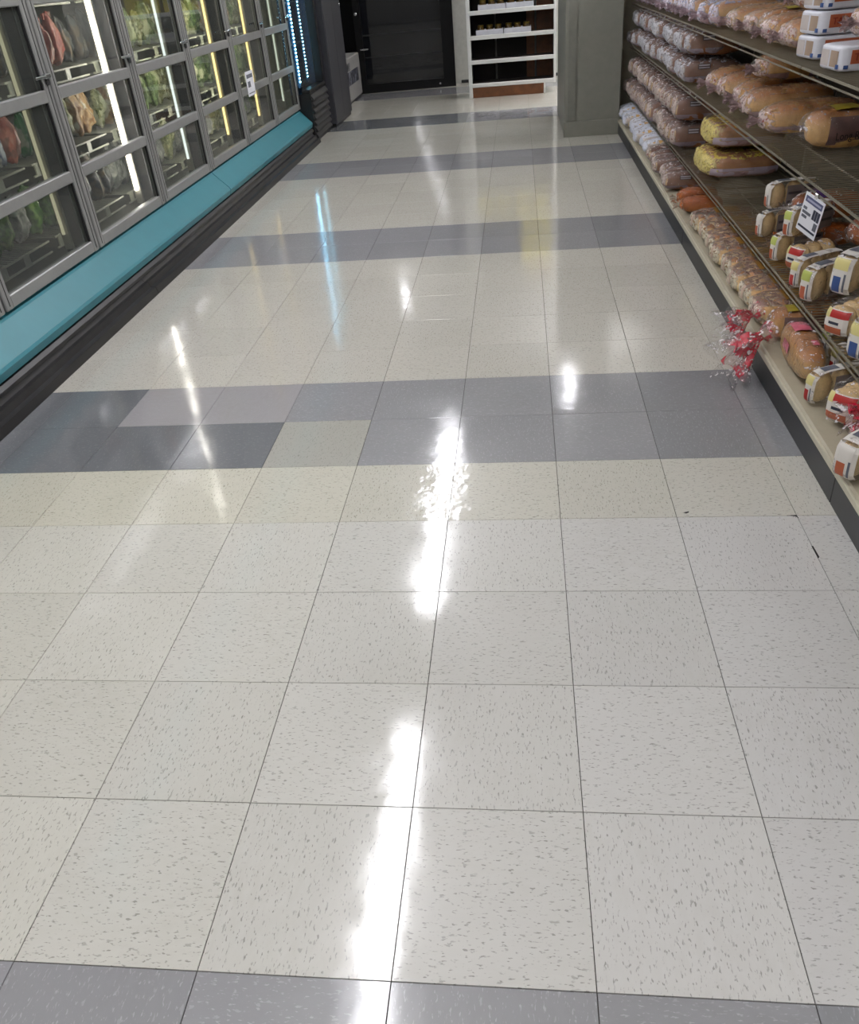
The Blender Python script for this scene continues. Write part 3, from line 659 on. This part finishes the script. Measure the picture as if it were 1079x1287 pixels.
def sidelabel(a, b, c, n):
    return [('price_label', patch_side(a, b, c, n, -a*.45, -a*.05, c*1.25, c*1.7), plain('label_brown', (66, 50, 44), .5)), ('label_frame', patch_side(a, b, c, n, -a*.42, -a*.08, c*1.32, c*1.42, -1, .0018), lab_k), ('label_frame', patch_side(a, b, c, n, -a*.42, -a*.08, c*1.52, c*1.62, -1, .0018), lab_k)]
for s in range(2):
    loaf('white%d' % s, .16, .053, .057, 3.0, crustd, f_white, s*3+1, False, sidelabel(.16, .053, .057, 3.0))
    loaf('fleck%d' % s, .16, .053, .064, 3.0, crustd, f_brown, s*3+2, False, sidelabel(.16, .053, .064, 3.0))
    loaf('pale%d' % s, .15, .075, .052, 2.8, bunp, f_pale, s*3+3, False)
    loaf('blueprint%d' % s, .16, .060, .055, 3.4, bun_m, f_blueprint, s*3+4)
    loaf('mauve%d' % s, .17, .085, .052, 3.0, bun_m, f_mauve, s*3+6, True)
loaf('yellow0', .19, .21, .062, 4.0, crust, f_yellow, 5, False, [('top_label', patch_top(.20, .21, .062, 4.0, -.06, .06, -.09, .05), plain('label_olive', (170, 160, 30), .45)),
      ('side_strip', patch_side(.20, .21, .062, 4.0, -.17, .15, .025, .058), lab_l)])
# long roll loaf with writing on the side
loaf('long', .17, .055, .055, 3.0, bun_m, f_clear, 9, True, [('side_label', patch_side(.17, .055, .055, 3.0, -.10, .14, .012, .088), plain('label_smoke', (112, 84, 78), .4)), ('top_label', patch_top(.17, .055, .055, 3.0, -.08, .0, -.035, .03), plain('label_olive2', (150, 132, 40), .45))])
PROTO['long'].append(('lettering', None, 1))
lab_pk = plain('label_pink', (196, 92, 112), .3, 0, .15, 60.0, .3)
loaf('pinkloaf', .165, .05, .056, 2.8, bun_m, f_clear, 15, False, [('pink_print', patch_top(.165, .05, .056, 2.8, .02, .10, -.022, .028), lab_pk), ('pink_print', patch_top(.165, .05, .056, 2.8, -.09, -.06, -.02, .0), lab_pk), ('pink_print', patch_side(.165, .05, .056, 2.8, -.02, .05, .05, .08, 1), lab_pk)])
# amber rolls
loaf('amber', .13, .07, .045, 2.6, orange, f_amber, 11, True)
loaf('amberlab', .13, .06, .05, 2.6, orange, f_clear, 12, True, [('top_label', patch_top(.13, .06, .05, 2.6, -.05, -.01, -.05, .05), lab_r)])
loaf('amberpur', .13, .06, .05, 2.6, orange, f_clear, 13, True, [('top_label', patch_top(.13, .06, .05, 2.6, -.06, -.02, -.05, .05), lab_p)])
# bun tray of eight
it = []
for q in range(4):
    for sx_ in (-1, 1):
        it.append(('bun', MB().sup(.032, .036, .030, 2.4, 5, .002, 30, q, (-.105+q*.07, sx_*.038, .034)).mesh('bun', bunp if sx_ < 0 else bun_m, True), None))
it.append(('bag', MB().sup(.15, .078, .046, 4.0, 12, .006, 26, 21, (0, 0, .047)).mesh('bag', f_bunrow, True), None))
it.append(('top_label', patch_top(.15, .078, .047, 4.0, -.05, .06, -.05, .05).mesh('top_label', plain('label_amber', (138, 96, 32), .4)), 8))
it.append(('front_label', patch_front(.15, .078, .047, 4.0, -.03, .03, .03, .08).mesh('front_label', plain('label_pinkbrown', (196, 168, 150), .4)), 8))
proto('buns', it)
# muffin packs
def muffins(key, a, b, c, n, nd, labels, axis='x', seed=0, filmm=None):
    it = []
    for q in range(nd):
        x = -a*.93 + (2*a*.93)*(q+.5)/nd
        if axis == 'x': mb_ = MB().sup(a*.9/nd, b*.88, b*.88, 2.2, 5, .002, 30, q+seed, (x, 0, c))
        else: mb_ = MB().sup(a*.92/nd, b*.86, c*.9, 2.3, 5, .002, 30, q+seed, (x, 0, c))
        it.append(('muffin', mb_.mesh('muffin', muff, True), None))
    it.append(('bag', MB().sup(a, b, c, n, 12, .0035, 30, seed+3, (0, 0, c)).mesh('bag', filmm or f_clear, True), None)); bi = nd
    for nm, mb_, mt in labels: it.append((nm, mb_.mesh(nm, mt), bi))
    proto(key, it)
A, B, C_, N_ = .085, .052, .052, 3.4
def round_labels(A, B, C_, N_):
    return [('label', patch_front(A, B, C_, N_, -.036, .036, .018, .090, .0014), lab_w), ('red_band', patch_front(A, B, C_, N_, -.036, .020, .068, .088, .0022), lab_r), ('yellow_corner', patch_front(A, B, C_, N_, .020, .036, .066, .090, .0022), lab_y),
      ('rust_box', patch_front(A, B, C_, N_, -.022, .034, .020, .040, .0022), lab_o), ('print', patch_front(A, B, C_, N_, -.012, .020, .048, .056, .0022), ink)]
muffins('round', A, B, C_, N_, 3, round_labels(A, B, C_, N_))
A, B, C_, N_ = .105, .026, .052, 5.0
def edge_labels(A, B, C_, N_, c1, c2):
    L_ = [('front_label', patch_front(A, B, C_, N_, -.020, .020, .010, .094, .0014), lab_w), ('front_band', patch_front(A, B, C_, N_, -.004, .012, .014, .050, .0022), c1), ('front_patch', patch_front(A, B, C_, N_, -.014, .018, .066, .092, .0022), c2), ('front_print', patch_front(A, B, C_, N_, -.013, -.009, .016, .058, .0022), inkg),
      ('side_label', patch_side(A, B, C_, N_, -.040, .085, .016, .088, -1, .0014), plain('label_taupe', (132, 122, 120), .5)), ('top_label', patch_top(A, B, C_, N_, -.09, .08, -.018, .018, .0014), lab_w)]
    for q in range(4): L_.append(('fine_print', patch_side(A, B, C_, N_, -.034 + (.062 if q % 2 else 0), .020 + (.055 if q % 2 else 0), .024+q*.016, .033+q*.016, -1, .0022), plain('print_faint', (84, 78, 80), .6)))
    L_.append(('top_print', patch_top(A, B, C_, N_, -.07, -.02, -.012, .012, .0022), inkg))
    return L_
muffins('edge_red', A, B, C_, N_, 3, edge_labels(A, B, C_, N_, lab_r, lab_y), 'y', 2)
muffins('edge_lime', A, B, C_, N_, 3, edge_labels(A, B, C_, N_, lab_o, lab_g), 'y', 4)
muffins('edge_blue', A, B, C_, N_, 3, edge_labels(A, B, C_, N_, lab_b, lab_y), 'y', 6)
muffins('edge_rust', A, B, C_, N_, 3, edge_labels(A, B, C_, N_, lab_o, lab_w), 'y', 8)
# flat white packs with a rust label
A, B, C_, N_ = .15, .072, .034, 14.0
wpack = plain('white_wrap', (214, 214, 222), 0.3, 0.0, 0.05, 30.0, 0.25)
it = [('wrap', MB().sup(A, B, C_, 14.0, 16, .0014, 24, 31, (0, 0, C_)).mesh('wrap', wpack, True), None)]
for nm, mb_, mt in [('rust_label', patch_side(A, B, C_, N_, -.12, .10, .020, .056, -1), lab_o), ('photo_panel', patch_front(A, B, C_, N_, -.056, -.006, .012, .054), lab_t), ('photo_panel', patch_front(A, B, C_, N_, .004, .056, .012, .054), plain('label_mist', (190, 180, 176), .5)),
                    ('blue_tab', patch_front(A, B, C_, N_, -.064, -.048, .008, .020, .0022), lab_b), ('blue_tab', patch_side(A, B, C_, N_, -.138, -.125, .008, .018, -1, .0022), lab_b)]:
    it.append((nm, mb_.mesh(nm, mt), 0))
it.append(('lettering', 'TAQ', 0))
proto('flat', it)

red_ink = plain('label_dark_red', (132, 44, 34), 0.5)
let_flat = textmesh('TAQUERA', .027, red_ink); let_long = textmesh('Long Rolls', .029, plain('ink_dark', (40, 26, 24), .6))
def pack(kind, label, cat, loc, rz=0.0, rx=0.0, ry=0.0, sc=(1,1,1), group=None, name='bread_pack'):
    r = thing(name, label, cat, loc, group, (rx, ry, rz)); r.scale = sc
    made = []
    for e in PROTO[kind]:
        nm, me, pi = e[:3]; par = r if pi is None else made[pi]
        if nm == 'lettering':
            if kind == 'flat': o = ob('lettering', let_flat, par, (-.05, -B_FLAT-.0038, .038), (PI/2, 0, 0))
            else: o = ob('lettering', let_long, par, (-.018, -.0590, .040), (PI/2, 0, 0))
        else: o = ob(nm, me, par, e[3] if len(e) > 3 else (0,0,0))
        made.append(o)
    return r
B_FLAT = .072
J = lambda s: random.uniform(-s, s)
GF = 'bagged loaves in the far half of the bread rack'
def row(kinds, y0, y1, pitch, x, z, layers, h, desc, where, jx=.018, grp=GF, sc=1.0, rzj=.06, cat='bread', zs=1.0):
    n = int(round((y1-y0)/pitch))
    for l in range(layers):
        for q in range(n):
            kd = kinds[(q*7+l*3) % len(kinds)]
            lay = '' if layers == 1 else (', bottom layer', ', upper layer', ', topmost layer')[l]
            pack(kd, '%s on %s%s, %s from near end' % (desc, where, lay, ORD[q]), cat, (x + J(jx) + l*.01, y0 + pitch*(q+.5) + J(.004), z + l*h), J(rzj), 0, 0, (sc, 1+J(.03), zs*(1+J(.04))), grp)
# far half
row(['white0','white1'], 4.42, 6.98, .128, 1.24, Z3+.003, 2, .131, 'silvery bagged brown loaf', 'middle shelf')
row(['fleck0','fleck1'], 4.55, 6.98, .128, 1.23, Z2+.003, 2, .146, 'flecked clear bag of brown bread', 'lowest shelf')
row(['pale0','pale1'], 5.22, 6.98, .176, 1.165, Z1+.001, 1, .12, 'white translucent bread bag', 'the beige deck by the pillar', zs=.95)
row(['fleck1','fleck0'], 4.25, 5.15, .128, 1.172, Z1+.001, 1, .12, 'flecked brown bread bag', 'the beige deck', zs=.74)
row(['blueprint0','blueprint1'], 3.95, 6.98, .14, 1.26, Z4+.003, 1, .11, 'pale printed bread bag', 'the upper wire shelf')
# yellow loaves on the lowest shelf
pack('yellow0', 'yellow printed bag of bread, lower of the yellow pair on lowest wire shelf', 'bread', (1.305, 3.94, Z2+.003), .03, group='yellow bread bags')
pack('yellow0', 'yellow printed bag of bread stacked on top of the other yellow bag', 'bread', (1.325, 3.97, Z2+.137), -.04, group='yellow bread bags')
# amber packs
pack('amber', 'orange bag of rolls on the beige deck beside the bun row', 'bread', (1.13, 3.96, Z1+.001), .15, sc=(.8, .8, 1.0))
pack('amber', 'orange bag of rolls on deck, nearer one below the yellow bread', 'bread', (1.125, 3.81, Z1+.001), -.1, sc=(.8, .8, .9))
# bun row on the deck
for q in range(8):
    pack('buns', 'clear pack of small buns with amber top label in deck row, %s from camera' % ORD[q], 'buns', (1.172+J(.010), 2.30+q*.168+J(.003), Z1+.001), J(.03), group='bun packs in a row on the deck')
# ---- upper shelf, near part
Zu = Z4+.003
for k in range(3):
    pack('flat', 'white pack with rust label in upper shelf stack, %s' % ('bottom one', 'middle one', 'top one')[k], 'flat pack', (1.30, 2.60, Zu+k*.070), .16+J(.06), group='white packs with rust labels', name='flat_pack')
pack('flat', 'white pack with rust label beside the stack, nearest to the camera', 'flat pack', (1.28, 2.27, Zu), .12, group='white packs with rust labels', name='flat_pack')
pack('mauve0', 'pinkish bag of rolls lying on the nearest white pack', 'bread', (1.34, 2.27, Zu+.071), .3)
pack('mauve0', 'mauve bag of golden rolls on upper shelf right beside the white pack stack', 'bread', (1.31, 2.86, Zu), .10)
pack('mauve1', 'mauve bag of golden rolls stacked on top beside the white packs', 'bread', (1.35, 2.90, Zu+.112), .16)
pack('mauve1', 'mauve bag of golden rolls on upper shelf, second from the white packs', 'bread', (1.30, 3.08, Zu), .12)
pack('long', 'long golden roll in clear bag on upper shelf', 'bread', (1.33, 3.27, Zu), .14)
pack('mauve0', 'mauve bag of golden rolls on upper shelf beyond the long roll', 'bread', (1.32, 3.46, Zu), .10)
pack('mauve1', 'mauve bag of golden rolls on upper shelf next to printed pale bags', 'bread', (1.30, 3.68, Zu), -.05)
# ---- middle shelf, near part
Zm = Z3+.003
pack('long', 'golden roll bag with dark side label reading Long Rolls on middle shelf', 'bread', (1.36, 2.62, Zm), .10, sc=(1.0, 1.25, 1.2))
pack('mauve0', 'bag of golden rolls on middle shelf next to Long Rolls bag', 'bread', (1.31, 2.93, Zm), .12, sc=(1.1, .9, 1.1))
pack('mauve1', 'bag of golden rolls on middle shelf, third pack from the price card', 'bread', (1.32, 3.28, Zm), .05, sc=(1.1, 1, 1.15))
pack('mauve0', 'golden roll bag on middle shelf just behind the third pack', 'bread', (1.34, 3.52, Zm), .12, sc=(1.1, 1, 1.2))
pack('mauve1', 'golden roll bag lying across others on middle shelf', 'bread', (1.36, 3.42, Zm+.128), .3)
pack('mauve1', 'golden roll bag on middle shelf close to the silvery loaves', 'bread', (1.33, 3.78, Zm), -.1, sc=(1.1, 1, 1.2))
pack('mauve0', 'golden roll bag on middle shelf touching the silvery loaves', 'bread', (1.32, 4.02, Zm), .05, sc=(1.1, 1, 1.2))
pack('pale0', 'grey pink bag alone on the near middle wire shelf', 'bread', (1.37, 2.08, Zm), .1)
# ---- lowest shelf pile
Zl = Z2+.003
def E(kind, label, loc, rz=0., rx=0., ry=0., sc=(1,1,1)): return pack(kind, label, 'muffins', loc, rz, rx, ry, sc, 'muffin packs in the pile', 'muffin_pack')
E('edge_rust', 'muffin pack on edge, lower of far pair on the lowest wire shelf', (1.235, 2.80, Zl), .3)
E('edge_rust', 'muffin pack on edge, upper of far pair on the lowest wire shelf', (1.25, 2.78, Zl+.112), .25)
pack('amberpur', 'orange rolls with purple top label behind the far muffin pair', 'bread', (1.33, 2.64, Zl+.10), .1)
pack('amber', 'orange rolls under the purple labelled rolls', 'bread', (1.33, 2.64, Zl), .0, sc=(1, .8, .95))
E('edge_lime', 'muffin pack with lime front label, lower of its stack', (1.21, 2.50, Zl), .4)
E('edge_lime', 'muffin pack with lime front label, upper of its stack', (1.21, 2.42, Zl+.112), .55)
E('round', 'round muffin pack lying low between the lime labelled packs', (1.22, 2.36, Zl), .45)
E('edge_red', 'muffin pack on edge under the hanging price card', (1.20, 2.22, Zl), .5)
pack('mauve1', 'grey mauve roll bag behind the price card on lowest shelf', 'bread', (1.42, 2.20, Zl+.002), .0, sc=(.6, .8, 1.0))
pack('amberpur', 'orange rolls with purple label behind the price card', 'bread', (1.385, 2.21, Zl+.122), .2)
E('edge_blue', 'muffin pack with blue front label and white top, largest in the pile', (1.235, 1.92, Zl+.076), .60, .0, .05, (1.15, 1.6, 1.25))
pack('mauve0', 'roll bag under the large blue labelled muffin pack', 'bread', (1.36, 1.95, Zl), .3, sc=(.7, .8, .6))
E('edge_lime', 'muffin pack on edge left of the large blue labelled pack', (1.205, 2.085, Zl), .5, .0, .0, (1.1, 1.2, 1.15))
E('edge_blue', 'muffin pack with blue band at the right edge of the pile', (1.215, 1.63, Zl), .55, .0, .0, (1.2, 1.6, 1.2))
E('round', 'round muffin pack between two blue labelled packs', (1.17, 1.775, Zl), .65)
# ---- deck near
Zd = Z1+.001
pack('long', 'bread end in clear bag beside the bun row, by the red bag ends', 'bread', (1.135, 2.135, Zd), .0, sc=(.55, .9, .98))
pack('amberlab', 'amber rolls with red top label at the near end of bun row', 'bread', (1.375, 2.15, Zd), .0, sc=(.75, 1, 1))
pack('pinkloaf', 'long pale bread in pink printed bag lying along the deck edge', 'bread', (1.085, 1.885, Zd), PI/2 - .06)
E('edge_lime', 'tall pale muffin pack on edge behind pink printed bread bag', (1.27, 1.985, Zd), .3)
E('edge_red', 'muffin pack with red front band standing on deck, farther of two', (1.255, 1.845, Zd), .3)
E('edge_red', 'muffin pack with red front band at deck edge, nearer of two', (1.128, 1.665, Zd), .36)
pack('amber', 'brown rolls lying between the red banded muffin packs and round pack', 'bread', (1.34, 1.66, Zd), .1, sc=(.75, .8, .9))
E('round', 'round muffin pack with red and white front label on deck edge', (1.130, 1.535, Zd), .72, sc=(1.0, 1.1, 1.1))
pack('amber', 'golden brown roll bag behind the nearest muffin pack', 'bread', (1.345, 1.39, Zd), .3, sc=(.9, .8, 1))
E('edge_rust', 'nearest muffin pack hanging over the black kick plate', (1.088, 1.275, Zd), .62, sc=(1.1, 1.5, 1.08))
# red bag necks
def neck(label, loc, rot, L, r0, r1, seed, droop):
    r = thing('red_bag_neck', label, 'bag end', loc, 'loose red printed bag ends', rot)
    ob('red_film', tail_mesh(L*.75, r0, r1, seed, 7, droop).mesh('red_film', f_red, True), r)
    ob('clear_film', tail_mesh(L, r0*1.1, r1*1.35, seed+2, 6, droop*1.1).mesh('clear_film', f_clear, True), r)
neck('red printed bag end hanging over the kick plate, upper one', (1.025, 2.20, Zd+.075), (0, 0, .25), .12, .04, .055, 3, .05)
neck('red printed bag end hanging over the kick plate, lower longer one', (1.03, 2.06, Zd+.055), (0, 0, .35), .15, .045, .065, 5, .08)
neck('small red and clear bag end near the nearest muffin pack', (1.14, 1.42, Zd+.09), (0, 0, .2), .09, .03, .035, 8, .02)

# ---- hanging price card on the middle shelf front, turned towards the aisle
r = thing('price_card', 'white printed price card hanging tilted from middle shelf front', 'price card', (1.094, 2.0385, 0.5956))
r.rotation_euler = Matrix(((0.3859, 0.9215, 0.0435), (-0.8877, 0.3837, -0.2544), (-0.2511, 0.0596, 0.9661))).to_euler()
def card(nm, x0, x1, z0, z1, mat, d=0): ob(nm, MB().box((x0, -.0008-.0006*d, z0), (x1, .0004-.0006*d, z1)).mesh(nm, mat), r)
card('card', -.045, .045, -.121, .0, paper)
card('header', -.038, .039, -.027, -.009, plain('print_blue', (86, 90, 122), .6), 2)
card('header_text', -.030, .034, -.021, -.015, plain('print_pale', (160, 162, 186), .6), 3)
card('footer', -.039, .039, -.108, -.102, ink, 2)
for q, (a_, b_) in enumerate([(-.038, -.022), (-.038, .0), (-.036, -.014)]): card('text_line', a_, b_, -.050-q*.013, -.042-q*.013, inkg, 2)
for q, (a_, b_) in enumerate([(.008, .017), (.019, .028), (.030, .039)]): card('price_digit', a_, b_, -.066, -.036, ink, 2)
card('barcode', .024, .039, -.095, -.072, inkg, 2)
ob('clip', MB().bbox((-.006, -.004, -.004), (.006, .006, .012), .002).mesh('clip', chrome), r)
